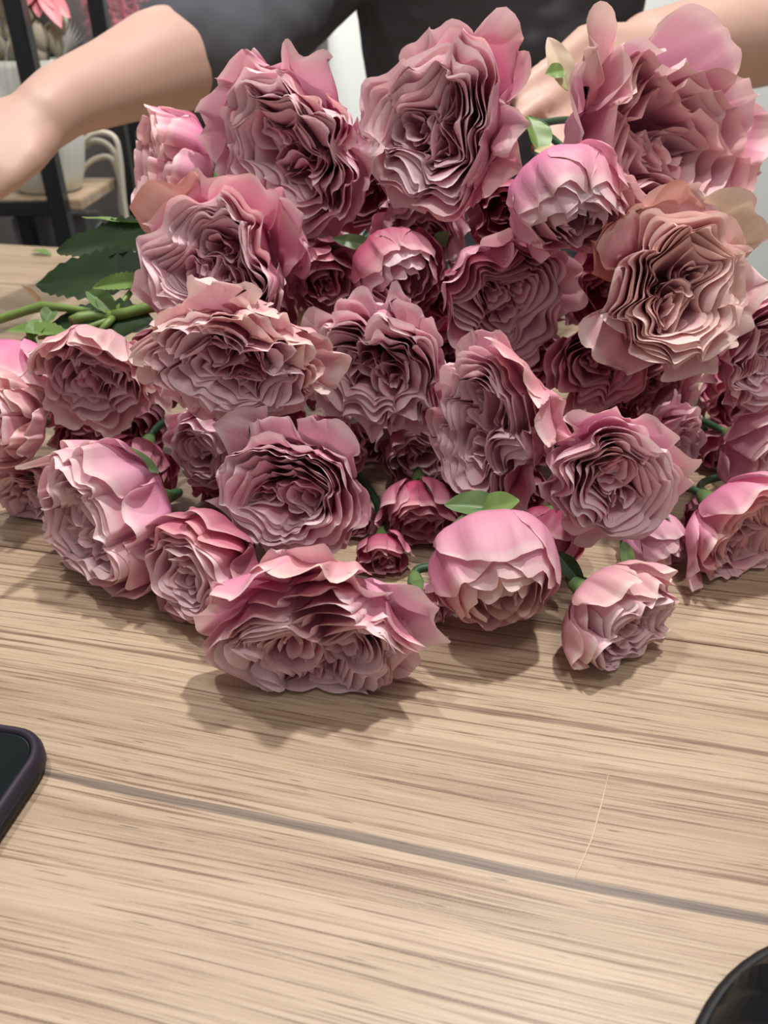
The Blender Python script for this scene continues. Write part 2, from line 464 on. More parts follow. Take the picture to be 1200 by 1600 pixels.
ROSES = []
STEMS = []
def rose(px, py, rad, depth, lean, tilt, label, form='open', K=3, tint='mauve', guard='pink', n=30, seed=0, sx=1.0, ruff=1.0,
         stem=None, lobes=0.22, stem_mat='stem_dark', sepals=5, group='garden roses in the heap', extra=(), name='garden_rose', roll=None):
    rng = random.Random(1000 + seed * 17)
    R = rad * depth / F
    al, ta = math.radians(lean), math.radians(tilt)
    nrm = (RIGHT * (math.sin(ta) * math.cos(al)) + UPV * (math.sin(ta) * math.sin(al)) + BACK * math.cos(ta)).normalized()
    D = {'open': 0.72, 'cup': 0.98, 'bud': 1.45, 'half': 1.05}[form] * R
    C = P(px, py, depth)
    base = C - nrm * D * 0.60
    zc = nrm
    xr = math.radians(rng.uniform(0, 360) if roll is None else roll)
    xa = (UPV - zc * UPV.dot(zc)).normalized()
    ya = zc.cross(xa)
    xx = xa * math.cos(xr) + ya * math.sin(xr)
    yy = zc.cross(xx)
    m4 = Matrix((( xx.x, yy.x, zc.x, base.x), (xx.y, yy.y, zc.y, base.y), (xx.z, yy.z, zc.z, base.z), (0, 0, 0, 1)))
    root = empty(name, mat=m4)
    tag(root, label, 'rose', group)
    Rm = np.array([[m4[i][j] for j in range(3)] for i in range(3)]); T = np.array(base)
    warp = Warp(rng, R)
    phi0 = rng.uniform(0, 6.28)
    phi1 = rng.uniform(0, 6.28)
    twist = rng.uniform(-0.8, 0.8)

    def finish(x, y, z):
        """clamp against the table and return local points"""
        Lp = np.stack([x.ravel(), y.ravel(), z.ravel()], 1)
        Wp = Lp @ Rm.T + T
        low = Wp[:, 2] < 0.0035
        if low.any():
            Wp[:, 2] = np.where(low, 0.0012 + 0.0023 * np.exp((np.minimum(Wp[:, 2], 0.0035) - 0.0035) / 0.02), Wp[:, 2])
            Lp = (Wp - T) @ Rm
        return Lp

    def petal(t, th0, W, rim, zr, belly, flare, nu, nv, mat, c=(0, 0), ell=1.0, ea=0.0, ruffle=0.03, wave=0.05, lob=0.0, notch=0.0, rb=0.10, rot=0.03, droop=0.0, curl=0.022, fall=0.34):
        u = np.linspace(-1, 1, nu)[None, :]
        v = (np.linspace(0, 1, nv) ** 0.8)[:, None]
        p1, p2, p3 = rng.uniform(0, 6.28), rng.uniform(0, 6.28), rng.uniform(0, 6.28)
        k1, k2 = rng.uniform(1.6, 2.8), rng.uniform(3.2, 5.2)
        top = 1 - fall * np.abs(u) ** 2.6 - notch * np.exp(-(u / 0.16) ** 2) + 0.025 * np.sin(k2 * u * 1.3 + p1)
        ve = v * top
        rho = bez1(rb * R, belly * rim, belly * rim, rim, ve) + flare * R * smooth01((ve - 0.62) / 0.38) ** 1.4
        z = bez1(0.0, 0.06 * zr, 0.62 * zr, zr, ve) - droop * R * smooth01((ve - 0.6) / 0.4) ** 1.5
        rho = rho + curl * R * smooth01((ve - 0.84) / 0.16) ** 1.5
        th = th0 + u * W * (0.72 + 0.28 * ve ** 0.7) * (1 - 0.20 * v ** 7 * (fall / 0.34))
        rho = rho * (1 + rot * u)
        rho = rho + ruffle * R * ve ** 2.5 * (np.sin(k1 * u * math.pi + p2) + 0.55 * np.sin(k2 * u * math.pi + p3) * (0.4 + 0.6 * np.abs(u)))
        g = smooth01((ve - 0.15) / 0.7)
        if lob:
            rr = np.clip(rho / R, 0, 1.2)
            rho = rho * (1 + lob * g * np.exp(-(rr / 0.78) ** 4) * np.cos(K * th + phi0 + twist * rr * 2) + 0.12 * lob * g * np.cos((K + 2) * th + phi1))
        x = rho * np.cos(th); y = rho * np.sin(th)
        if ell != 1.0:
            ca, sa = math.cos(ea), math.sin(ea)
            a = (x * ca + y * sa) * ell; bb = -x * sa + y * ca
            x = a * ca - bb * sa; y = a * sa + bb * ca
        x = x + c[0]; y = y + c[1]
        x, y, z = np.broadcast_arrays(x, y, z)
        dx, dy, dz = warp(x, y)
        A = wave * ruff * R * g
        x = x + dx * A; y = y + dy * A; z = z + dz * A * 0.55
        x = x * sx
        pts = finish(x, y, z)
        return grid_obj('petal', pts, nu, nv, mat, root)

    def pm(t):
        if t > 0.74: return M[guard]
        if t > 0.55 and rng.random() < 0.4: return M[guard]
        return M[tint]

    if form == 'bud':
        for i in range(n):
            t = 1 - i / (n - 1)
            rim = R * (0.10 + 0.56 * t ** 0.9)
            bell = (R * (0.30 + 0.68 * t ** 0.7)) / rim * 1.12
            zr = D * (0.86 + 0.08 * math.sin(math.pi * t) - (0.10 * t ** 3))
            W = math.radians(74 if t > 0.55 else 62 + 18 * (1 - t))
            fl = 0.10 * t ** 2 * rng.uniform(0.5, 1.3)
            petal(t, i * GOLD + rng.uniform(-.2, .2), W, rim, zr, bell, fl, 21 if t > .3 else 15, 9, pm(t), ruffle=0.018 * ruff, wave=0.030, lob=lobes * 0.6, rot=0.05, notch=0.03 * (t > .6))
    else:
        inner = 0.34 if K > 1 else 0.16
        for i in range(n):
            t = 1 - i / (n - 1)
            rim = R * (inner + (0.86 - inner) * t ** 0.95)
            gz = max(0, (t - 0.72) / 0.28)
            if form == 'open':
                zr = D * (0.84 + 0.16 * math.sin(math.pi * min(1, t / 0.85) ** 0.8) - 0.26 * gz ** 1.5)
                bell = 0.80 + 0.10 * t
                fl = 0.05 * t + 0.14 * gz
                dr = 0.10 * gz
            elif form == 'cup':
                zr = D * (0.66 + 0.26 * t ** 0.8 + 0.06 * gz)
                bell = 0.95 + 0.08 * t
                fl = 0.03 * t + 0.12 * gz
                dr = 0.02 * gz
            else:
                zr = D * (0.84 + 0.10 * math.sin(math.pi * t ** 0.8) - 0.04 * gz)
                bell = 1.02 + 0.10 * t
                fl = -0.02 + 0.10 * gz
                dr = 0.05 * gz
            gd = t > 0.74
            W = math.radians(44 + 8 * (1 - t)) if gd else math.radians(70 + 20 * (1 - t))
            petal(t, i * GOLD + rng.uniform(-.25, .25), W, rim, zr * (rng.uniform(0.96, 1.04) if gd else rng.uniform(0.975, 1.025)), bell, fl * rng.uniform(.6, 1.4), 27 if gd else 37, 9, pm(t),
                  ruffle=(0.010 + 0.028 * gz) * ruff, wave=0.050, fall=0.34 if gd else 0.13, lob=lobes, notch=rng.uniform(0, 0.06) * gd, droop=dr * rng.uniform(0, 1.3), rot=0.035)
        if K > 1:
            for k in range(K):
                a = (-phi0 + 2 * math.pi * k) / K
                cx, cy = 0.235 * R * math.cos(a), 0.235 * R * math.sin(a)
                nm = 8
                for j in range(nm):
                    s = 1 - j / (nm - 0.2)
                    rim = R * (0.025 + 0.155 * s)
                    zb = 0.62 if form == 'cup' else 0.84
                    petal(0.1, j * GOLD * 1.0 + k, math.radians(92), rim, D * (zb - 0.05 * (1 - s) + rng.uniform(-.02, .03)), 0.9, 0.0, 19, 7, M[tint],
                          c=(cx, cy), ell=1.30, ea=a, ruffle=0.010, wave=0.05, fall=0.15, rb=0.02, rot=0.10)
        # heart of the flower
        zb = 0.60 if form == 'cup' else 0.80
        for j in range(5):
            s = 1 - j / 5
            petal(0.05, j * GOLD + phi1, math.radians(95), R * (0.03 + 0.13 * s), D * (zb + rng.uniform(-.03, .03)), 0.9, 0.0, 17, 7, M[tint], ruffle=0.012, wave=0.05, rb=0.02, rot=0.10)
    for (th, W, rim, zr, fl, dr, mt) in extra:
        petal(1.0, math.radians(th), math.radians(W), rim * R, zr * D, 0.95, fl, 27, 11, M[mt], ruffle=0.03, wave=0.05, droop=dr, rot=0.02)

    # calyx, sepals and stem
    hr = 0.0052 if R > 0.03 else 0.0042
    prof = [(hr * 0.45, -0.013), (hr * 0.8, -0.010), (hr * 1.05, -0.005), (hr * 1.25, 0.0), (hr * 1.5, 0.004)]
    cal = lathe('calyx', prof, M['sepal'], root, n=10)
    for k in range(sepals):
        a = 2 * math.pi * k / max(1, sepals) + rng.uniform(-.3, .3)
        L = rng.uniform(0.013, 0.019)
        bend = rng.uniform(-0.1, 0.25)
        u = np.linspace(-1, 1, 5)[None, :]; v = np.linspace(0, 1, 8)[:, None]
        wd = 0.0042 * (1 - v) ** 0.6 * (0.75 + 0.9 * v * (1 - v)) + 0.0002
        rr = hr * 1.2 + 0.85 * L * np.sin(v * (1.15 + bend)) * 0.95
        zz = -0.002 + 0.75 * L * (1 - np.cos(v * (1.9 - bend))) - 0.006 * bend * v
        tt = u * wd
        x = rr * math.cos(a) - tt * math.sin(a); y = rr * math.sin(a) + tt * math.cos(a)
        z = zz + 0.0012 * u ** 2
        x, y, z = np.broadcast_arrays(x, y, z)
        grid_obj('sepal', finish(x, y, z), 5, 8, M['sepal'], root)
    STEMS.append((root, base.copy(), nrm.copy(), stem, stem_mat))
    ROSES.append(root)
    return root


# top row
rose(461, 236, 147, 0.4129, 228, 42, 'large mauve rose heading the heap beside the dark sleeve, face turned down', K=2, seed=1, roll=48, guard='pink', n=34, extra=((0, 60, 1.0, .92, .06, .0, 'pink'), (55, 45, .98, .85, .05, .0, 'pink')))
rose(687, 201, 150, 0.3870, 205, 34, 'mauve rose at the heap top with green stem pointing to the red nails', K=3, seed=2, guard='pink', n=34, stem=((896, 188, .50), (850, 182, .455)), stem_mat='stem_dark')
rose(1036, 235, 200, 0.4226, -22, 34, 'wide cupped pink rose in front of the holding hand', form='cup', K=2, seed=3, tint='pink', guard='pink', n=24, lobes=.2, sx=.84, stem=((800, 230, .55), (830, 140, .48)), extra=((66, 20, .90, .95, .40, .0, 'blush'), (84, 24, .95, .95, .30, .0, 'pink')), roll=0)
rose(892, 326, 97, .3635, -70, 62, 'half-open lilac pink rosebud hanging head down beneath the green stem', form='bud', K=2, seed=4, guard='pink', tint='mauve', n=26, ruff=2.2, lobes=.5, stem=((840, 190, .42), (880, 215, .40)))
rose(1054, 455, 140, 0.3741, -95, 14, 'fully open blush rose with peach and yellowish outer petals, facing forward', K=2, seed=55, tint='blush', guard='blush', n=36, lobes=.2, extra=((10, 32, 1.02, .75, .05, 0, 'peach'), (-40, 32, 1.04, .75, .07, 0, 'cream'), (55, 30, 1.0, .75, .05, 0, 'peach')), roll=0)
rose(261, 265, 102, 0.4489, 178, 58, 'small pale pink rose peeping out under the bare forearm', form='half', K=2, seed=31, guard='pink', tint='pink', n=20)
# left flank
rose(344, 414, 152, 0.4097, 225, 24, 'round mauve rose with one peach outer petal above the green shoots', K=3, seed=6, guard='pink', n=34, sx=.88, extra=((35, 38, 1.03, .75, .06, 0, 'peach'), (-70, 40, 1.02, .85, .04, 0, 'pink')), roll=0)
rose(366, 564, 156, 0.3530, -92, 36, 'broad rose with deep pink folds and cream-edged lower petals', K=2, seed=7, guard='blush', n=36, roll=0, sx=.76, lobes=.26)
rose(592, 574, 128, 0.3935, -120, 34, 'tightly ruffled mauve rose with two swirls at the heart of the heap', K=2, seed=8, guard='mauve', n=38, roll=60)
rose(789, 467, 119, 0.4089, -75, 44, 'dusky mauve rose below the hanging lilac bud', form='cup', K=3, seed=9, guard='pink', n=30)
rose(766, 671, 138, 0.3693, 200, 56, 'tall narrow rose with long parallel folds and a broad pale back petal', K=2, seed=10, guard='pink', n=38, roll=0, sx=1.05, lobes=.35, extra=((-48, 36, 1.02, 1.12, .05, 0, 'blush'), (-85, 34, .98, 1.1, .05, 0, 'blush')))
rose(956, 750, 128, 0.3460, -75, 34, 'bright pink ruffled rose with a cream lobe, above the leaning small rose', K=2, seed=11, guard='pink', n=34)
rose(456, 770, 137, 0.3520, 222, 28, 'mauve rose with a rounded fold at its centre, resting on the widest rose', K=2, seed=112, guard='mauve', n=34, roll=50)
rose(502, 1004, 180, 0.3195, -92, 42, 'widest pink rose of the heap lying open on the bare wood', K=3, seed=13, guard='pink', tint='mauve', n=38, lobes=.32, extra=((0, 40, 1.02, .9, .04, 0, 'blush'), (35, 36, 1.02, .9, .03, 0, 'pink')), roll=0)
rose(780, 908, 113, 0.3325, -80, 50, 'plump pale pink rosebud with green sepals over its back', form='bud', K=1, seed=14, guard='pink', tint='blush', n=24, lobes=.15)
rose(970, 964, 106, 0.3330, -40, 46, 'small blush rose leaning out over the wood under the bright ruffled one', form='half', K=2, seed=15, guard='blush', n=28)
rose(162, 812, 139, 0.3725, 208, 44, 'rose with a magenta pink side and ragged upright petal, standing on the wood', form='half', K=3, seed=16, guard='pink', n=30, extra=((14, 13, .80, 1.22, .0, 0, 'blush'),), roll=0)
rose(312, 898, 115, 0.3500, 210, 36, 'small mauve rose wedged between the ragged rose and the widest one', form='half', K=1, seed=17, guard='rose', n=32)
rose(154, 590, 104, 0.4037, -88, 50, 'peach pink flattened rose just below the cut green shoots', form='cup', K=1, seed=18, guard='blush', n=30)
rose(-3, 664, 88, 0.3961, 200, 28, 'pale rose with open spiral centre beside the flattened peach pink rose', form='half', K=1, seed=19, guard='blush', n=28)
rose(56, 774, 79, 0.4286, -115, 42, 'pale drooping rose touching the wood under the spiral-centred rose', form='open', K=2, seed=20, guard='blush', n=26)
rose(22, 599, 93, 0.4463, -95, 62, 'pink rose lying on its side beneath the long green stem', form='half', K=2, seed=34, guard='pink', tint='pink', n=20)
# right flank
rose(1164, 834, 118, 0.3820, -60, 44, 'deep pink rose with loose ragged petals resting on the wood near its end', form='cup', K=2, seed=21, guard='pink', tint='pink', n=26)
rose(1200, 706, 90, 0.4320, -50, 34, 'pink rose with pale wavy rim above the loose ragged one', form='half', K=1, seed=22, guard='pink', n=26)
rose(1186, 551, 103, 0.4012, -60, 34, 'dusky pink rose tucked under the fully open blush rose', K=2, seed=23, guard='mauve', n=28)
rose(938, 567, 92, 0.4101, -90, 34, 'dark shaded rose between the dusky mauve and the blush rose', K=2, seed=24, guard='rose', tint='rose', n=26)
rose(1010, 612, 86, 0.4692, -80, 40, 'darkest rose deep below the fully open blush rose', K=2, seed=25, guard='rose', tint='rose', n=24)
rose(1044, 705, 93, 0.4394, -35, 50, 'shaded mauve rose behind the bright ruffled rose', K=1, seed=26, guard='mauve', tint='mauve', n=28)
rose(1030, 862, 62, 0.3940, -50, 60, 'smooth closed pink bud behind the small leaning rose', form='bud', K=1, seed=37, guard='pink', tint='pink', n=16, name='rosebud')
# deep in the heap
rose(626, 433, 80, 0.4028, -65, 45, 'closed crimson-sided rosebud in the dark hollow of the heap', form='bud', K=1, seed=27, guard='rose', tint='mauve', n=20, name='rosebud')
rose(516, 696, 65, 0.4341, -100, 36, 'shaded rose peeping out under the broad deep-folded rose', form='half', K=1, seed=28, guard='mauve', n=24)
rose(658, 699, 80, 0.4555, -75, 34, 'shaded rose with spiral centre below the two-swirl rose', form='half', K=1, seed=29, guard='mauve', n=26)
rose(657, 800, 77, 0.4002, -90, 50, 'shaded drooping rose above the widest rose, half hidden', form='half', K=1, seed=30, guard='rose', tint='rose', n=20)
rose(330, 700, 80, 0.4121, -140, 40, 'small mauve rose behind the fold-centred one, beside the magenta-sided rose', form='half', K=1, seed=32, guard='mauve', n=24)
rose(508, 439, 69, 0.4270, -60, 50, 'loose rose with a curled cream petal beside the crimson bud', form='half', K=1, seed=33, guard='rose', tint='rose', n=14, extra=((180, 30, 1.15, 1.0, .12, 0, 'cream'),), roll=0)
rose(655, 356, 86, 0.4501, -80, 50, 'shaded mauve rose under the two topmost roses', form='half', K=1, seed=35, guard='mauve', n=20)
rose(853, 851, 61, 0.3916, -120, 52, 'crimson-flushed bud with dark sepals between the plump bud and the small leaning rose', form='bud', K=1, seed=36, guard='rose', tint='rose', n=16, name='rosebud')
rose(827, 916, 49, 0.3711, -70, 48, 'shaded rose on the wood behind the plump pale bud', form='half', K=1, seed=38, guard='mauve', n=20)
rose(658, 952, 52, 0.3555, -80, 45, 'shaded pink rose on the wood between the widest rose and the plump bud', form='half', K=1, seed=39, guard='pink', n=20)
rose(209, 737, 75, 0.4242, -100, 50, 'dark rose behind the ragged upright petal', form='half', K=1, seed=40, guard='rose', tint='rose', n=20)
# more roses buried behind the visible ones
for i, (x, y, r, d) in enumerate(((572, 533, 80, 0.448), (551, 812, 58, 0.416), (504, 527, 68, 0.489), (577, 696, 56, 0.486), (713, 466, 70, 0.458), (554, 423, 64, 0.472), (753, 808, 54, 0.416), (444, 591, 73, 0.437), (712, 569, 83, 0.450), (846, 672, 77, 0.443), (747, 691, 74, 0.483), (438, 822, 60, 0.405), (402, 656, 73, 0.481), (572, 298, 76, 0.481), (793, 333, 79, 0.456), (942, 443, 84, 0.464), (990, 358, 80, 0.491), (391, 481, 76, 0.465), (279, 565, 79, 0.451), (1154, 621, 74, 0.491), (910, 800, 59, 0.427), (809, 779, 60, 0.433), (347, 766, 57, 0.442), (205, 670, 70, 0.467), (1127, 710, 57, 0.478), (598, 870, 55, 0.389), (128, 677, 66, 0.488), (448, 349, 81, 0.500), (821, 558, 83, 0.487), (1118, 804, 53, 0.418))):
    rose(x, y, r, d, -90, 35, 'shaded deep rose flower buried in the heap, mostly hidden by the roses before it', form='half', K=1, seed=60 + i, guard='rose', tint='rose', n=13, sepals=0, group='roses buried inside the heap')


# ------------------------------------------------------------------ leaves and green shoots
def leaf(name, parent, p0, p1, width, up, mat, fold=0.25, curl=0.15, serr=0.16, nu=13, nv=45, seed=0):
    """serrated leaf blade from p0 (base) to p1 (tip); up = side the blade faces"""
    rng = random.Random(seed)
    p0, p1, up = Vector(p0), Vector(p1), Vector(up)
    t = p1 - p0; L = t.length; t.normalize()
    side = t.cross(up).normalized(); nn = side.cross(t).normalized()
    u = np.linspace(-1, 1, nu)[None, :]; v = np.linspace(0, 1, nv)[:, None]
    w = width * np.sin(np.pi * np.clip(v, 0, 1) ** 0.85) ** 0.75 + width * 0.02
    teeth = 1 + serr * (np.abs(((v * 11) % 1) - 0.5) * 2 - 0.5) * np.abs(u) ** 3
    a = u * w * teeth
    ph = rng.uniform(0, 6)
    z = fold * np.abs(a) - curl * L * v ** 2 + 0.05 * width * np.sin(v * 14 + ph + u * 2) * np.abs(u)
    y = L * v
    a, y, z = np.broadcast_arrays(a, y, z)
    pts = np.array(p0)[None, :] + a.reshape(-1, 1) * np.array(side) + y.reshape(-1, 1) * np.array(t) + z.reshape(-1, 1) * np.array(nn)
    pts[:, 2] = np.maximum(pts[:, 2], 0.0015)
    if parent is not None:
        mi = np.array(parent.matrix_basis.inverted())
        pts = pts @ mi[:3, :3].T + mi[:3, 3]
    return grid_obj(name, pts, nu, nv, mat, parent)

def wtube(name, root, pts, radii, mat, n=8):
    inv = root.matrix_basis.inverted()
    return tube(name, [inv @ Vector(p) for p in pts], radii, mat, root, n=n)

sb = P(235, 484, .452)
shoot = empty('rose_shoot', sb)
tag(shoot, 'long green rose stem with cut stub and dark serrated leaves', 'stem')
wtube('stem', shoot, [P(-60, 520, .475), P(0, 499, .47), P(40, 486, .467), P(68, 478, .464), P(110, 482, .46), P(150, 488, .457), P(180, 492, .455)],
      [.0027, .0027, .0027, .0031, .0022, .0022, .0026], M['stem'])
wtube('stem', shoot, [P(178, 493, .455), P(200, 489, .454), P(225, 482, .453), P(262, 474, .452)], [.0036, .0033, .0034, .0034], M['stem'], n=10)
st = wtube('cut_stub', shoot, [P(112, 502, .448), P(125, 496, .45), P(150, 493, .452), P(180, 493, .455)], [.0030, .0032, .0030, .0030], M['stem'], n=10)
st['label'] = 'cut stub with a brown end'
M['cut'] = plain('cut_brown', srgb(120, 92, 62), 0.8, noise=0.2, scale=300)
inv = shoot.matrix_basis.inverted()
cutc = tube('cut_face', [inv @ P(111, 502.5, .4478), inv @ P(112.5, 501.7, .4481)], [.0026, .0030], M['cut'], st, n=10)
wtube('side_shoot', shoot, [P(180, 494, .455), P(150, 508, .452), P(110, 522, .45), P(60, 528, .45)], [.0024, .0022, .0020, .0012], M['stem'])
wtube('side_shoot', shoot, [P(180, 493, .455), P(168, 505, .45), P(152, 522, .447)], [.0022, .0024, .0014], M['stem'])
wtube('side_shoot', shoot, [P(178, 491, .456), P(200, 462, .465), P(215, 440, .472)], [.0018, .0018, .0014], M['stem'])
camdir = -BACK
UPW = Vector((0, 0, 1))
leaf('leaf', shoot, P(250, 425, .475), P(52, 440, .495), .020, (BACK + UPW * 0.8), M['leaf'], fold=.18, curl=.03, seed=1)
leaf('leaf', shoot, P(262, 372, .49), P(84, 386, .515), .0185, (BACK * 0.8 + UPW * 0.9), M['leaf'], fold=.25, curl=.04, seed=2)
leaf('leaf', shoot, P(240, 350, .50), P(128, 342, .53), .010, (UPW - BACK * 0.2), M['leaf_light'], fold=.1, curl=-.02, seed=3)
leaf('leaf', shoot, P(235, 440, .462), P(138, 444, .468), .0055, (BACK + UPW * 0.3), M['leaf_light'], fold=.6, curl=.12, seed=4)
leaf('leaf', shoot, P(180, 490, .455), P(134, 452, .452), .006, (BACK + RIGHT * 0.5), M['sepal'], fold=.8, curl=.1, seed=5, serr=0)
leaf('leaf', shoot, P(180, 490, .455), P(150, 462, .45), .0045, (BACK + RIGHT * 0.2), M['sepal'], fold=.8, curl=.1, seed=6, serr=0)
leaf('leaf', shoot, P(110, 525, .45), P(8, 512, .455), .006, (BACK * 0.4 + UPW), M['leaf_light'], fold=.6, curl=.05, seed=7)
leaf('leaf', shoot, P(240, 505, .450), P(70, 500, .462), .016, (BACK + UPW), M['leaf'], fold=.15, curl=.06, seed=8)
leaf('leaf', shoot, P(84, 482, .462), P(70, 505, .458), .005, (BACK), M['sepal'], fold=.5, curl=.05, seed=9, serr=0)
leaf('leaf', shoot, P(66, 500, .458), P(45, 532, .45), .005, (BACK), M['leaf_light'], fold=.5, curl=.05, seed=10, serr=0)
leaf('leaf', shoot, P(66, 478, .464), P(34, 438, .466), .0022, (BACK + RIGHT), M['cut'], fold=.6, curl=.2, seed=11, serr=0)

lf = empty('fallen_leaf', ground(66, 393, .001))
tag(lf, 'tiny torn green leaf scrap on the bare table by its rear edge', 'leaf')
leaf('leaf_blade', lf, ground(50, 392, .003), ground(80, 395, .004), .006, UPW, M['leaf_light'], fold=.4, curl=.1, seed=12)

def find(lbl):
    for r in ROSES:
        if r['label'].startswith(lbl): return r
bud = find('plump pale')
leaf('sepal', bud, P(783, 796, 0.344), P(696, 784, 0.342), .0065, BACK + UPW, M['sepal'], fold=.5, curl=.12, seed=21, serr=0)
leaf('sepal', bud, P(778, 799, 0.344), P(683, 852, 0.334), .0060, BACK - RIGHT * .6, M['sepal'], fold=.4, curl=.10, seed=22, serr=0)
leaf('sepal', bud, P(753, 799, 0.342), P(808, 780, 0.332), .0065, BACK + UPW, M['leaf_light'], fold=.3, curl=.12, seed=23, serr=0)
cb = find('crimson-flushed')
leaf('sepal', cb, P(869, 863, 0.355), P(913, 915, 0.349), .0042, BACK, M['leaf'], fold=.4, curl=.05, seed=24, serr=0)
leaf('sepal', cb, P(974, 846, 0.349), P(987, 903, 0.343), .0032, BACK, M['sepal'], fold=.5, curl=.1, seed=25, serr=0)
hb = find('half-open lilac')
leaf('sepal', hb, P(843, 239, 0.368), P(827, 179, 0.372), .0075, BACK + RIGHT * .5, M['leaf_light'], fold=.5, curl=.05, seed=26, serr=0)
leaf('sepal', hb, P(835, 235, 0.355), P(930, 253, 0.352), .0050, BACK + UPW, M['cream'], fold=.3, curl=.08, seed=27, serr=0)
cp = find('wide cupped')
leaf('sepal', cp, P(888, 142, 0.433), P(858, 54, 0.431), .0070, BACK, M['cream'], fold=.4, curl=.08, seed=28, serr=0)
leaf('sepal', cp, P(882, 110, 0.431), P(854, 114, 0.425), .0045, BACK, M['leaf_light'], fold=.3, curl=.08, seed=29, serr=0)
rs = find('rose with a magenta')
leaf('sepal', rs, P(248, 741, 0.377), P(154, 691, 0.379), .0055, BACK + UPW, M['sepal'], fold=.3, curl=.06, seed=30, serr=0)
leaf('sepal', rs, P(248, 741, 0.375), P(214, 779, 0.367), .0055, BACK, M['rose'], fold=.3, curl=.06, seed=31, serr=0)
kb = find('closed crimson')
leaf('sepal', kb, P(585, 385, .415), P(520, 372, .41), .004, BACK, M['sepal'], fold=.4, curl=.05, seed=32, serr=0)
leaf('sepal', kb, P(680, 385, .415), P(700, 362, .41), .004, BACK, M['sepal'], fold=.4, curl=.05, seed=33, serr=0)


# ------------------------------------------------------------------ stems: each finds a free way back out of the heap
from mathutils.kdtree import KDTree
def place_stems():
    pts, ids = [], []
    for k, root in enumerate(ROSES):
        mw = root.matrix_basis
        A = np.array(mw)[:3, :3]; T = np.array(mw.translation)
        for c in root.children:
            if not c.name.startswith(('petal', 'calyx', 'sepal')): continue
            co = np.empty(len(c.data.vertices) * 3); c.data.vertices.foreach_get('co', co)
            co = co.reshape(-1, 3)
            if c.name.startswith('petal'):
                fc = np.array([p.center[:] for p in c.data.polygons])
                co = np.concatenate([co[::2], fc[::2]])
            pts.append(co @ A.T + T); ids.append(np.full(len(co), k))
    T = np.array(shoot.location)
    for c in shoot.children:
        co = np.empty(len(c.data.vertices) * 3); c.data.vertices.foreach_get('co', co)
        pts.append(co.reshape(-1, 3) + T); ids.append(np.full(len(c.data.vertices), -1))
    pts = np.concatenate(pts); ids = np.concatenate(ids)
    kd = KDTree(len(pts))
    for n_, q in enumerate(pts): kd.insert(q, n_)
    kd.balance()
    laid = np.zeros((0, 3))
    fw, up_, cp_ = np.array(-BACK), np.array(UPV), np.array(CAMP)
    heads = []
    for (root, base, nrm, st_, sm_) in STEMS:                    # heads as discs seen by the viewer: stems keep behind flowers
        k_ = len(heads)
        hp = pts[ids == k_]
        rel = hp - cp_
        dz = rel @ fw
        ux, uy = rel[:, 0] / dz, rel @ up_ / dz
        heads.append((ux.mean(), uy.mean(), 0.5 * min(np.ptp(ux), np.ptp(uy)) * 0.80, np.percentile(dz, 40)))
    heads = np.array(heads)
    def seen(path):
        rel = np.array([q[:] for q in path]) - cp_
        dz = rel @ fw
        ux, uy = rel[:, 0] / dz, rel @ up_ / dz
        hid = ((ux[:, None] - heads[None, :, 0]) ** 2 + (uy[:, None] - heads[None, :, 1]) ** 2 < heads[None, :, 2] ** 2) & (dz[:, None] > heads[None, :, 3] + 0.004)
        return int((~hid.any(1))[4:].sum())
    def cost(path, k, limit):
        bad = seen(path)
        if bad > limit: return bad
        for n_, q in enumerate(path):
            if n_ >= 2 and q.z < 0.0035: bad += 2
            for (co, idx, d) in kd.find_range(q, 0.0046):
                if ids[idx] != k or n_ > 9: bad += 2; break
            if len(laid) and n_ >= 1 and ((laid - np.array(q)) ** 2).sum(1).min() < 0.0051 ** 2: bad += 2
            if bad > limit: break
        return bad
    order = [k for k in range(len(STEMS)) if STEMS[k][3]] + [k for k in range(len(STEMS)) if not STEMS[k][3]]
    for k in order:
        root, base, nrm, stem, smat = STEMS[k]
        rng = random.Random(4000 + k)
        s0 = base - nrm * 0.010
        best = None
        if stem:
            best = (0, bez(s0, base - nrm * 0.03, P(*stem[1]), P(*stem[0]), 28))
        else:
            main = (-nrm * 0.6 + (base - CAMP).normalized()).normalized()
            for L in (0.20, 0.15, 0.11, 0.08, 0.055, 0.04, 0.028):
                for t_ in range(70):
                    d = (main + Vector((rng.gauss(0, 1), rng.gauss(0, 1), rng.gauss(0, 0.8))) * (0.15 + 0.012 * t_)).normalized()
                    if d.y < 0.1 or d.z > 0.25: continue
                    tgt = s0 + d * L
                    if tgt.z < 0.004: tgt.z = 0.0045
                    path = bez(s0, s0 - nrm * L * 0.3, s0.lerp(tgt, 0.6), tgt, 28)
                    c_ = cost(path, k, 99 if best is None else best[0])
                    if best is None or c_ < best[0]: best = (c_, path)
                    if c_ == 0: break
                if best and best[0] == 0: break
        path = best[1]
        for q in path: q.z = max(q.z, 0.0035)
        laid = np.concatenate([laid, np.array([q[:] for q in path])])
        inv = root.matrix_basis.inverted()
        tube('stem', [inv @ q for q in path], [0.0022] * 28, M[smat], root, n=8)
place_stems()

# ------------------------------------------------------------------ phone
ph_c = ground(60, 1205, 0.0)
a_dir = (ground(0, 1335) - ground(60, 1243)).normalized()      # along the port edge, toward the viewer
ang = math.atan2(a_dir.y, a_dir.x)
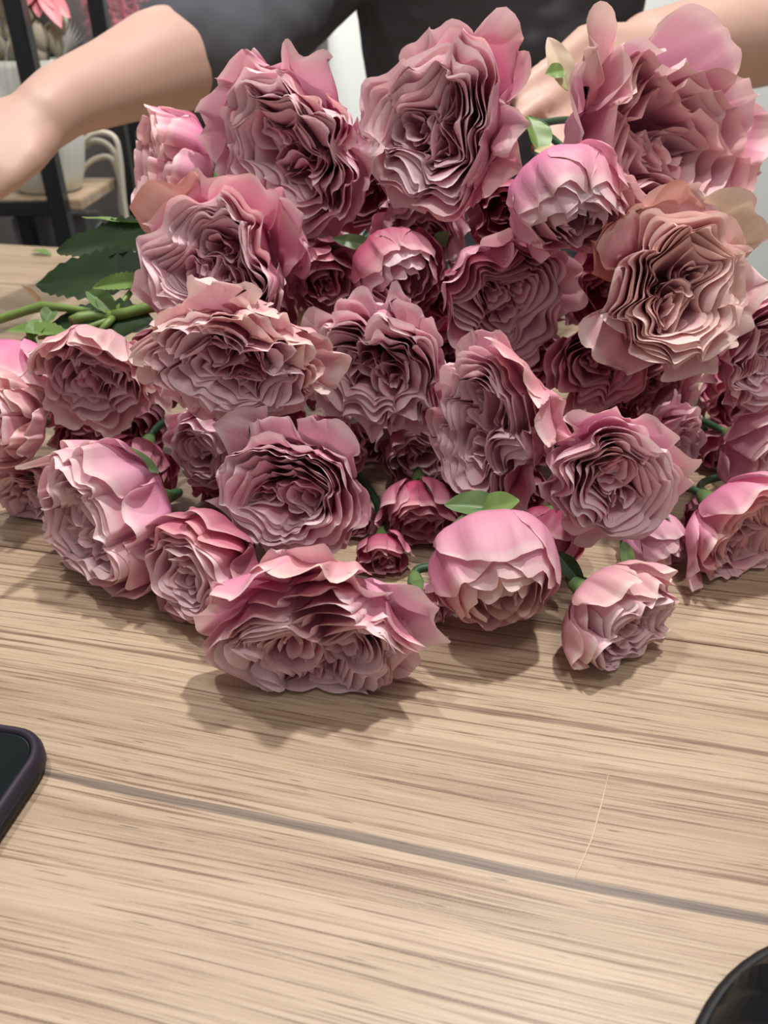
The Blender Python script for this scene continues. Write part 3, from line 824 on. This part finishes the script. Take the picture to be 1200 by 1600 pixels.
# local frame: +X along port edge (away from the corner), +Y = along the long side
ex = Vector((a_dir.x, a_dir.y, 0)).normalized()
ey = Vector((ex.y, -ex.x, 0))                                   # to the left, away from the port edge
if ey.x > 0: ey = -ey
PW, PLn, PH = 0.078, 0.153, 0.0115
corner = ground(72, 1190, 0.0) + Vector((0.005, 0.006, 0))
mph = Matrix(((ex.x, ey.x, 0, corner.x), (ex.y, ey.y, 0, corner.y), (0, 0, 1, 0.0), (0, 0, 0, 1)))
phone = empty('mobile_phone', mat=mph)
tag(phone, 'black-screened mobile phone in a dark plum case lying on the wood', 'phone')
def rrect(x0, y0, x1, y1, r, n=10):
    out = []
    for (cx, cy, a0) in ((x1 - r, y1 - r, 0), (x0 + r, y1 - r, 90), (x0 + r, y0 + r, 180), (x1 - r, y0 + r, 270)):
        for k in range(n + 1):
            a = math.radians(a0 + 90 * k / n)
            out.append((cx + r * math.cos(a), cy + r * math.sin(a)))
    return out
def loft(name, rings, mat, parent, cap0=True, cap1=True):
    n = len(rings[0]); vs_ = [p for r in rings for p in r]; fs = []
    for i in range(len(rings) - 1):
        for k in range(n):
            fs.append((i * n + k, i * n + (k + 1) % n, (i + 1) * n + (k + 1) % n, (i + 1) * n + k))
    if cap0: fs.append(tuple(range(n - 1, -1, -1)))
    if cap1: fs.append(tuple((len(rings) - 1) * n + k for k in range(n)))
    return mesh_obj(name, vs_, fs, mat, parent)
def ring(ins, z):
    return [(x, y, z) for (x, y) in rrect(ins, ins, PW - ins, PLn - ins, 0.0155 - ins * 0.9)]
rings = [ring(.0022, 0.0004), ring(.0008, .0016), ring(0, .0036), ring(0, .0075), ring(.0007, .0098), ring(.0017, .0112), ring(.0028, .0115), ring(.0036, .0110), ring(.0040, .0100)]
loft('case', rings, M['case'], phone, True, False)
loft('screen', [ring(.0039, .0092), ring(.0039, .0100), ring(.0046, .0103), ring(.0050, .01035)], M['screen'], phone, False, True)
slot = []
for z, ins in ((0, 0), (1, 0)):
    slot.append([(0.016 + 0.046 * 0.5 + (a * 0.023), -0.0002 + z * 0.0003, 0.0056 + b * 0.0019) for (a, b) in
                 [(math.copysign(1, math.cos(t)) * (1 - 0.083 * (1 - abs(math.cos(t)))), math.sin(t)) for t in [2 * math.pi * k / 24 for k in range(24)]]])
so2 = loft('port_slot', slot[::-1], M['slot'], phone)
so2['label'] = 'long dark cut-out for the ports'

# ------------------------------------------------------------------ black pouch
bg_c = Vector((0.143, 0.057, 0.0))
pouch = empty('black_pouch', bg_c)
tag(pouch, 'black puckered leather pouch with thick piping on the wood', 'pouch')
RB = 0.072
nu_, nv_ = 96, 22
vsb, fsb = [], []
for j in range(nv_):
    q = j / (nv_ - 1)
    for i in range(nu_):
        a = 2 * math.pi * i / nu_
        rr = RB * 0.97 * (1 - q) ** 0.5
        zz = 0.004 + 0.040 * math.sin(q * math.pi / 2) ** 0.7
        f = math.sin(q * math.pi) ** 0.7
        pk = math.sin(a * 31 + 2.2 * math.sin(a * 3) + q * 3) * 0.6 + math.sin(a * 29 + q * 5) * 0.3 + math.sin(a * 9 - q * 7) * 0.5
        zz += 0.0075 * f * pk
        rr += 0.003 * f * math.sin(a * 17 + 1.3 + 2.2 * math.sin(a * 3))
        vsb.append((rr * math.cos(a), rr * math.sin(a), zz))
for j in range(nv_ - 1):
    for i in range(nu_):
        fsb.append((j * nu_ + i, j * nu_ + (i + 1) % nu_, (j + 1) * nu_ + (i + 1) % nu_, (j + 1) * nu_ + i))
mesh_obj('body', vsb, fsb, M['leather'], pouch)
def torus(name, parent, mat, R0, r0, z0, n=72, m=10):
    v_, f_ = [], []
    for i in range(n):
        a = 2 * math.pi * i / n
        for j in range(m):
            b = 2 * math.pi * j / m
            v_.append(((R0 + r0 * math.cos(b)) * math.cos(a), (R0 + r0 * math.cos(b)) * math.sin(a), z0 + r0 * math.sin(b)))
    for i in range(n):
        for j in range(m):
            f_.append((i * m + j, ((i + 1) % n) * m + j, ((i + 1) % n) * m + (j + 1) % m, i * m + (j + 1) % m))
    return mesh_obj(name, v_, f_, mat, parent)
torus('piping', pouch, M['leather_rim'], RB * 0.975, 0.0021, 0.0022)

# ------------------------------------------------------------------ person behind the table
def unit_sphere(nu=14, nv=9):
    v = [(0, 0, -1)] + [(math.cos(2 * math.pi * i / nu) * math.sin(math.pi * j / nv), math.sin(2 * math.pi * i / nu) * math.sin(math.pi * j / nv), -math.cos(math.pi * j / nv))
         for j in range(1, nv) for i in range(nu)] + [(0, 0, 1)]
    f = [(0, 1 + (i + 1) % nu, 1 + i) for i in range(nu)]
    for j in range(nv - 2):
        for i in range(nu):
            a = 1 + j * nu
            f.append((a + i, a + (i + 1) % nu, a + nu + (i + 1) % nu, a + nu + i))
    a = 1 + (nv - 2) * nu
    f += [(a + i, a + (i + 1) % nu, len(v) - 1) for i in range(nu)]
    return np.array(v), f
SPH_V, SPH_F = unit_sphere()
def capsules(chains, vox, name, material, parent=None, smooth=4, noise=0.0):
    """one continuous skin grown over chains of (point, radius)"""
    V_, F_ = [], []
    off = 0
    def add(p, r3):
        nonlocal off
        V_.append(SPH_V * np.array(r3)[None, :] + np.array(p)[None, :])
        F_.extend([tuple(a + off for a in f) for f in SPH_F])
        off += len(SPH_V)
    for ch in chains:
        ch = [(Vector(p), tuple(r) if hasattr(r, '__len__') else (r, r, r)) for (p, r) in ch]
        for (p, r) in ch: add(p, r)
        for (p, ra), (q, rb) in zip(ch, ch[1:]):
            steps = max(2, int((q - p).length / (0.22 * min(min(ra), min(rb)))))
            for k in range(1, steps):
                t = k / steps
                add(p.lerp(q, t), [ra[i] * (1 - t) + rb[i] * t for i in range(3)])
    me = bpy.data.meshes.new(name)
    me.from_pydata(np.concatenate(V_).tolist(), [], F_)
    if not vox:
        return link_mesh(name, me, material, parent)
    o = bpy.data.objects.new(name, me); COL.objects.link(o)
    md = o.modifiers.new('skin', 'REMESH'); md.mode = 'VOXEL'; md.voxel_size = vox
    ms = o.modifiers.new('soft', 'SMOOTH'); ms.factor = 0.5; ms.iterations = smooth
    if noise:
        tx = bpy.data.textures.new('folds', 'CLOUDS'); tx.noise_scale = 0.07
        dm = o.modifiers.new('folds', 'DISPLACE'); dm.texture = tx; dm.strength = noise; dm.texture_coords = 'LOCAL'
    dg = bpy.context.evaluated_depsgraph_get()
    new = bpy.data.meshes.new_from_object(o.evaluated_get(dg))
    new.name = name
    bpy.data.objects.remove(o)
    new.materials.clear()
    return link_mesh(name, new, material, parent)

PX = 0.140
sl = Vector((-0.03, 1.06, .375)); sr = Vector((0.345, 1.05, .375))
el = P(325, 78, .79); wl = P(98, 158, .665)
er = Vector((0.52, .98, .27)); wr = P(1045, 72, .66)
neck = Vector((PX, 1.03, .46)); head = Vector((PX, .975, .60))
chains = []
# trunk and legs
chains.append([((PX, 1.17, -.04), (.155, .105, .10)), ((PX, 1.14, .10), (.130, .092, .10)), ((PX, 1.09, .28), (.155, .095, .10)), ((PX, 1.05, .37), (.15, .08, .06))])
chains.append([((PX, 1.05, .38), .055), (neck, .052), (head + Vector((0, .01, -.06)), .055)])
chains.append([(head, (.072, .092, .105)), (head + Vector((0, -.018, -.055)), (.055, .07, .06))])
chains.append([(head + Vector((0, -.088, .0)), .011), (head + Vector((0, -.108, -.03)), .014)])
for s in (-1, 1):
    chains.append([(head + Vector((s * .073, .005, -.01)), (.010, .020, .030))])
    chains.append([((PX + s * .085, 1.18, -.06), .085), ((PX + s * .09, 1.16, -.45), .056), ((PX + s * .09, 1.19, -.82), .042), ((PX + s * .09, 1.10, -.882), .032)])
# arm reaching out along the table
palm = P(36, 212, .635)
chains.append([(sl, .062), (P(400, 16, .828), .046), (el, .050), (P(250, 100, .75), .046), (P(180, 127, .71), .036), (wl, .029), (P(70, 180, .65), .027)])
kn = [(-24, 186, .625), (-30, 214, .615), (-28, 242, .61), (-18, 266, .61)]
tips = [(-112, 238, .60), (-116, 274, .59), (-106, 300, .59), (-82, 318, .592)]
for (k, t_) in zip(kn, tips):
    kk = P(*k); tt = P(*t_); mid_ = kk.lerp(tt, .5) + Vector((0, -.004, .012))
    chains.append([(P(75, 182, .65), .022), (kk, .0125), (mid_, .0095), (tt, .0075)])
chains.append([(P(72, 200, .648), .018), (P(45, 246, .625), .0135), (P(18, 276, .615), .0105), (P(-8, 300, .612), .0085)])
# arm that holds the stems
chains.append([(sr, .062), (er, .050), (P(1290, 30, .74), .049), (P(1180, 52, .70), .046), (P(1110, 62, .675), .037), (wr, .031), (P(1010, 78, .645), .029)])
kn2 = [(915, 62, .605), (902, 122, .600), (906, 172, .602), (922, 212, .61)]
pip = [(862, 104, .582), (852, 160, .575), (868, 210, .578), (894, 244, .59)]
tip2 = [(796, 148, .572), (803, 190, .566), (842, 232, .568), (876, 262, .58)]
for a_, b_, c_ in zip(kn2, pip, tip2):
    chains.append([(P(1000, 85, .64), .024), (P(*a_), .0120), (P(*b_), .0088), (P(*c_), .0074)])
chains.append([(P(1000, 120, .635), .020), (P(950, 190, .60), .0150), (P(912, 230, .575), .012), (P(880, 250, .562), .009)])
person = capsules(chains, .0042, 'person', M['skin'], None, smooth=9)
tag(person, 'person in a charcoal t-shirt and black trousers leaning over the table, holding rose stems', 'person')
shirt = capsules([
    [((PX, 1.17, -.10), (.172, .122, .05)), ((PX, 1.14, .10), (.160, .112, .10)), ((PX, 1.09, .28), (.176, .118, .10)), ((PX, 1.05, .385), (.15, .090, .06))],
    [(sl + Vector((.03, 0, 0)), .080), (P(455, -28, .850), .068), (P(385, 28, .815), .067), (P(322, 74, .785), .066)],
    [(sr + Vector((-.03, 0, 0)), .080), (sr.lerp(er, .5), .070), (sr.lerp(er, .75), .066)]],
    .006, 't_shirt', M['shirt'], person, smooth=4, noise=0.018)
shirt['label'] = 'charcoal grey t-shirt with loose sleeves'
capsules([[((PX + s * .085, 1.18, -.08), .100), ((PX + s * .09, 1.16, -.45), .072), ((PX + s * .09, 1.19, -.80), .062)] for s in (-1, 1)] + [[((PX, 1.17, -.06), (.162, .112, .08))]],
         .008, 'trousers', M['trousers'], person, smooth=3)
capsules([[((PX + s * .09, 1.19, -.8775), .042), ((PX + s * .09, 1.08, -.8835), .036)] for s in (-1, 1)], .006, 'shoes', M['trousers'], person, smooth=2)
hairs = [[(head + Vector((0, .025, .025)), (.083, .092, .105)), (head + Vector((0, .06, -.06)), (.070, .045, .07))], [(head + Vector((0, .11, .03)), .04)]]
capsules(hairs, .006, 'hair', M['hair'], person, smooth=3)
for s in (-1, 1):
    capsules([[(head + Vector((s * .030, -.078, .005)), (.013, .010, .007))]], 0, 'eye', M['eye'], person, smooth=1)
capsules([[(head + Vector((-.016, -.090, -.062)), .006), (head + Vector((.016, -.090, -.062)), .006)]], 0, 'lips', M['lip'], person, smooth=1)
for b_, c_ in zip(pip, tip2):
    pb, pc = P(*b_), P(*c_)
    dv = (pc - pb).normalized()
    capsules([[(pc + dv * .001 + BACK * .0055 + UPW * .002, (.0045, .0035, .0045)), (pc + dv * .005 + BACK * .0045, (.0040, .0030, .0036))]], 0, 'fingernail', M['nail'], person, smooth=2)['label'] = 'red painted fingernail'

# ------------------------------------------------------------------ shelves and shop goods at the back
def post(parent, x, y, z0, z1, w=.027, d=.027, lean=0.0):
    m_ = Matrix.Translation((x, y, 0)) @ Matrix.Shear('XY', 4, (lean, 0)) if lean else Matrix.Translation((x, y, 0))
    return bevel_box('post', (-w / 2, -d / 2, z0), (w / 2, d / 2, z1), M['black_metal'], parent, bev=.002, mat=m_)
unit = empty('display_shelf', (-.75, 1.45, FLOOR_Z))
inv0 = unit.matrix_basis.inverted()
def ubox(name, lo, hi, mat, bev=.002):
    return bevel_box(name, lo, hi, mat, unit, bev=bev, mat=inv0)
tag(unit, 'black metal shelf unit with oak boards carrying the white ribbed vase', 'shelf')
for (x, y) in ((-.534, 1.335), (-.482, 1.55), (-1.10, 1.335), (-1.05, 1.55)):
    ubox('post', (x - .0135, y - .0135, FLOOR_Z), (x + .0135, y + .0135, .75), M['black_metal'])
for zb in (-.036, -.42, .36):
    bz = ubox('board', (-1.09, 1.345, zb), (-.50, 1.545, zb + .017), M['shelf_wood'])
    ubox('rail', (-1.09, 1.326, zb - .006), (-.545, 1.344, zb + .016), M['black_metal'])
ubox('rail', (-.64, 1.40, -.9), (-.615, 1.42, -.045), M['black_metal'])
# folded grey cloth below
def cloth_roll(px, py, d, w, h, lbl):
    c = P(px, py, d)
    n1, n2 = 40, 10
    v_, f_ = [], []
    for j in range(n2):
        q = j / (n2 - 1)
        for i in range(n1):
            a = 2 * math.pi * i / n1
            r = 1 + .12 * math.sin(a * 6 + q * 2) + .06 * math.sin(a * 11)
            v_.append((w / 2 * r * math.cos(a) * (1 - .15 * q), .05 * r * math.sin(a) * (1 - .15 * q), h * q))
    for j in range(n2 - 1):
        for i in range(n1):
            f_.append((j * n1 + i, j * n1 + (i + 1) % n1, (j + 1) * n1 + (i + 1) % n1, (j + 1) * n1 + i))
    f_.append(tuple(range(n1 - 1, -1, -1))); f_.append(tuple((n2 - 1) * n1 + k for k in range(n1)))
    o = mesh_obj('paper_bundle', v_, f_, M['cloth_grey'])
    o.location = (c.x, 1.483, -.4028)
    tag(o, lbl, 'paper')
cloth_roll(29, 350, 1.365, .072, .33, 'grey wrapping paper bundle standing on the low oak board beside the black post')
cloth_roll(127, 345, 1.40, .058, .33, 'slimmer grey wrapping paper bundle on the low oak board behind the leaves')

vz = -.019
vc = Vector((-.580, 1.43, vz))
vase = empty('ribbed_vase', vc)
tag(vase, 'white ribbed ceramic vase of dried flowers on the oak board', 'vase')
prof = [(.045, 0), (.052, .004), (.061, .03), (.069, .07), (.073, .11), (.072, .15), (.066, .185), (.063, .196), (.060, .196), (.062, .18), (.066, .15), (.066, .12)]
lathe('vase_body', prof, M['ceramic'], vase, n=144, rib=36, ribamp=.018)

SPREAD = [0]
def stalk_thing(name, lbl, cat, base, tops, mat, stem_r=.0016, head=None, group=None):
    o = empty(name, base)
    tag(o, lbl, cat, group)
    for t in tops:
        b0 = Vector(base); t = Vector(t)
        k_ = len(o.children)
        an = SPREAD[0] * 2.4; SPREAD[0] += 1
        f0 = b0 + Vector((math.cos(an), math.sin(an), 0)) * (0.012 + 0.030 * ((SPREAD[0] * 0.618) % 1))
        tube('stalk', [p - b0 for p in bez(f0 - Vector((0, 0, .03)), f0 + Vector((0, 0, .05)), t - (t - f0) * .25 + Vector((0, 0, .02)), t, 10)], stem_r, mat, o, n=5)
        if head: head(o, t - b0)
    return o
def pod(parent, p, sx=.010, sz=.020, mat='pale_dry'):
    v_, f_ = [], []
    n = 12
    for j in range(7):
        q = j / 6
        r = sx * math.sin(math.pi * (0.06 + .94 * q)) ** .8 + .0004
        for i in range(n):
            a = 2 * math.pi * i / n
            v_.append((p.x + r * math.cos(a) * (1 + .1 * math.cos(3 * a)), p.y + r * math.sin(a), p.z - sz + 2 * sz * q))
    for j in range(6):
        for i in range(n):
            f_.append((j * n + i, j * n + (i + 1) % n, (j + 1) * n + (i + 1) % n, (j + 1) * n + i))
    f_.append(tuple(range(n - 1, -1, -1))); f_.append(tuple(6 * n + k for k in range(n)))
    mesh_obj('pod', v_, f_, M[mat], parent)
mouth = vc + Vector((0, 0, .17))
stalk_thing('dried_pods', 'pale dried seed pods on thin stalks in the ribbed vase', 'dried flower', mouth,
            [P(x, y, d) for (x, y, d) in ((6, 12, 1.205), (18, 46, 1.215), (28, 68, 1.20), (-6, 70, 1.215), (62, 56, 1.20), (86, 64, 1.215), (92, 30, 1.20), (38, 26, 1.215), (-12, 42, 1.205), (60, 80, 1.215))], M['pale_dry'], head=lambda o, p: pod(o, p, .013, .022))
stalk_thing('dried_dark_grass', 'dark dried seed heads among the pale pods in the ribbed vase', 'dried flower', mouth,
            [P(x, y, d) for (x, y, d) in ((68, 34, 1.295), (98, 40, 1.31), (78, 62, 1.32), (22, 52, 1.295), (112, 64, 1.33), (50, 2, 1.30))], M['dark_dry'], head=lambda o, p: pod(o, p, .016, .03, 'dark_dry'))
# grey dried palm fan
fan = empty('dried_palm_fan', mouth)
tag(fan, 'grey dried palm fan with narrow ribs leaning out of the ribbed vase', 'dried leaf')
fb = P(100, 88, 1.25) - mouth
tube('stalk', bez(Vector((.03, .02, -.03)), Vector((.03, .02, .04)), fb - Vector((.02, 0, -.02)), fb, 8), .002, M['grey_dry'], fan, n=6)
for k in range(11):
    t = P(84 + 5.6 * k, 16 + abs(k - 3) * 6.5, 1.25) - mouth
    sd = Vector((.0028, 0, .0008)); dpt = Vector((0, -.002, .0))
    mp_ = fb.lerp(t, .6)
    mesh_obj('frond', [fb, mp_ - sd, mp_ + dpt, mp_ + sd, t, mp_ - dpt], [(0, 2, 1), (0, 3, 2), (1, 2, 4), (2, 3, 4), (0, 1, 5), (0, 5, 3), (1, 4, 5), (5, 4, 3)], M['grey_dry'], fan, smooth=False)
# pink lily
lc = P(62, -22, 1.185)
lily = empty('pink_lily', lc)
tag(lily, 'coral pink lily with pointed drooping petals above the ribbed vase', 'flower')
for k, (tx, ty) in enumerate(((92, 34), (106, 20), (58, 22), (26, 12), (20, -30), (100, -40), (62, -60))):
    leaf('petal', lily, lc, P(tx, ty, 1.158 + .007 * (k % 3)), .013, BACK + UPW * .3, M['lily'], fold=.3, curl=.12, serr=0, nu=7, nv=10, seed=60 + k)
lb = mouth - lc
tube('stalk', bez(Vector((0, .002, -.002)), Vector((0, .012, -.05)), lb + Vector((-.01, -.045, .06)), lb + Vector((-.01, -.045, -.03)), 10), .002, M['stem'], lily, n=6)

# tall pink plume grass in a floor vase behind the shelf
pc = Vector((-.55, 2.10, FLOOR_Z))
pv = empty('floor_vase', pc)
tag(pv, 'tall dark floor vase standing behind the shelf unit', 'vase')
lathe('vase_body', [(.07, 0), (.10, .05), (.12, .25), (.10, .45), (.07, .55), (.08, .6), (.072, .6), (.062, .55)], M['black_metal'], pv, n=32)
rngp = random.Random(5)
for k, (tx, ty) in enumerate(((120, -20), (138, 0), (160, -30), (185, -10), (205, 0), (228, -15), (250, -30), (265, -5), (212, 22), (192, 28), (150, 30), (142, 45))):
    tp = P(tx, ty, 1.715 + .03 * (k % 4))
    plume = empty('pink_plume', pc + Vector((0, 0, .58)))
    tag(plume, 'dusty pink feathery plume grass behind the bare forearm', 'dried grass', 'pink plumes in the floor vase')
    b0 = pc + Vector((0, 0, .58))
    f0 = b0 + Vector((math.cos(k * 2.4), math.sin(k * 2.4), 0)) * (.014 + .0035 * k)
    path = bez(f0, f0 + Vector((0, 0, .3)), tp - Vector((0, 0, .15)), tp + Vector((0, 0, .12)), 14)
    tube('stalk', [p - b0 for p in path], .0018, M['pink_dry'], plume, n=5)
    v_, f_ = [], []
    for q in range(330):
        t = rngp.uniform(.55, 1.0)
        i = min(12, int(t * 13)); fr = t * 13 - i
        p = path[i].lerp(path[i + 1], fr) - b0
        d = Vector((rngp.gauss(0, 1), rngp.gauss(0, 1), rngp.gauss(-.1, .8))).normalized() * rngp.uniform(.02, .05) * (1.15 - .5 * t)
        e = d.orthogonal().normalized() * .0008
        b_ = len(v_)
        v_ += [p - e, p + e, p + d + Vector((0, 0, -.008))]
        f_.append((b_, b_ + 1, b_ + 2))
    fz = mesh_obj('plume_hair', v_, f_, M['pink_dry'], plume, smooth=False)
    fz['kind'] = 'stuff'

# second rack, its hanging cords and cord loops
rack = empty('trestle_rack', (-.45, 1.9, FLOOR_Z))
tag(rack, 'black trestle rack with an oak top behind the heap of roses', 'shelf')
inv1 = rack.matrix_basis.inverted()
tz = P(240, 176, 1.55).z
ry = P(240, 176, 1.55).y
bevel_box('board', (-.62, ry, tz - .012), (-.10, ry + .17, tz + .004), M['shelf_wood'], rack, bev=.001, mat=inv1)
bevel_box('rail', (-.62, ry + .002, tz - .034), (-.10, ry + .02, tz - .0125), M['black_metal'], rack, bev=.001, mat=inv1)
def bar(name, a, b, r, parent, iv, mat='black_metal'):
    return tube(name, [iv @ Vector(a), iv @ Vector(b)], r, M[mat], parent, n=4)
for xx in (-.44, -.14):
    bar('leg', (xx, ry + .03, tz - .02), (xx - .16, ry - .02, FLOOR_Z), .015, rack, inv1)
    bar('leg', (xx, ry + .15, tz - .02), (xx + .10, ry + .20, FLOOR_Z), .015, rack, inv1)
pnl = empty('shade_panel', (-.75, 2.35, FLOOR_Z))  # added dark panel in place of the shadowed wall behind the shelves
tag(pnl, 'added dark grey cabinet standing against the pale wall behind the shelves', 'panel')
M['panel'] = plain('wall_shade_dark', srgb(92, 86, 84), 0.7, noise=.1, scale=6)  # the wall's shade put into a dark colour
inv2 = pnl.matrix_basis.inverted()
bevel_box('body', (-1.6, 2.26, FLOOR_Z), (-.16, 2.58, 0.30), M['panel'], pnl, bev=.004, mat=inv2)
for k in range(3):
    x0 = -1.595 + k * .477
    dr_ = bevel_box('added_door', (x0 + .004, 2.242, FLOOR_Z + .06), (x0 + .473, 2.2595, .29), M['panel'], pnl, bev=.002, mat=inv2)  # invented fronts and pulls on the added panel
    bevel_box('added_handle', (x0 + .45, 2.222, -.2), (x0 + .462, 2.2415, .0), M['black_metal'], dr_, bev=.001, mat=inv2)
for k, px_ in enumerate((271, 283)):
    a0 = P(px_, 176, 1.545); a1 = P(px_ - 3, 262, 1.5)
    tube_o = tube('hanging_cord', [a0 + (a1 - a0) * (i / 10) + Vector((.0015 * math.sin(i * 2.4), -.002, 0)) for i in range(11)], .0042, M['rope'], None, n=6)
    tag(tube_o, 'twisted off-white cotton cord hanging from the oak top of the trestle rack', 'cord', 'cords hanging from the trestle rack')
def on_plane(px, py, Y):
    d = P(px, py, 1.0) - CAMP
    return CAMP + d * (Y / d.y)
for k, pts in enumerate((((122, 286), (120, 256), (128, 226), (150, 208), (178, 214), (188, 250), (196, 330)), ((116, 286), (120, 244), (132, 228), (152, 220), (174, 232), (186, 264), (193, 330)), ((128, 292), (132, 262), (150, 248), (174, 248), (187, 282), (190, 330)))):
    Yc = (1.505, 1.516, 1.527)[k]
    base_ = [on_plane(x, y, Yc) for (x, y) in pts]
    base_[0].z = -.0148                                          # foot on the oak board
    base_.append(base_[-1] + Vector((.002, 0, -.12)))            # the other end hangs past the board
    sm = []
    for i in range(len(base_) - 1):
        for q in range(5):
            t = q / 5
            p0 = base_[max(i - 1, 0)]; p1 = base_[i]; p2 = base_[i + 1]; p3 = base_[min(i + 2, len(base_) - 1)]
            sm.append(0.5 * ((2 * p1) + (p2 - p0) * t + (2 * p0 - 5 * p1 + 4 * p2 - p3) * t * t + (3 * p1 - p0 - 3 * p2 + p3) * t ** 3))
    sm.append(base_[-1])
    tag(tube('cord_loop', sm, .0048, M['rope'], None, n=6),
        ('upper pale cord arching beside the white ribbed vase', 'middle pale cord arching close under the upper arch by the vase', 'lowest pale cord arch rising from the oak board by the vase')[k], 'cord', 'cord arches beside the vase')
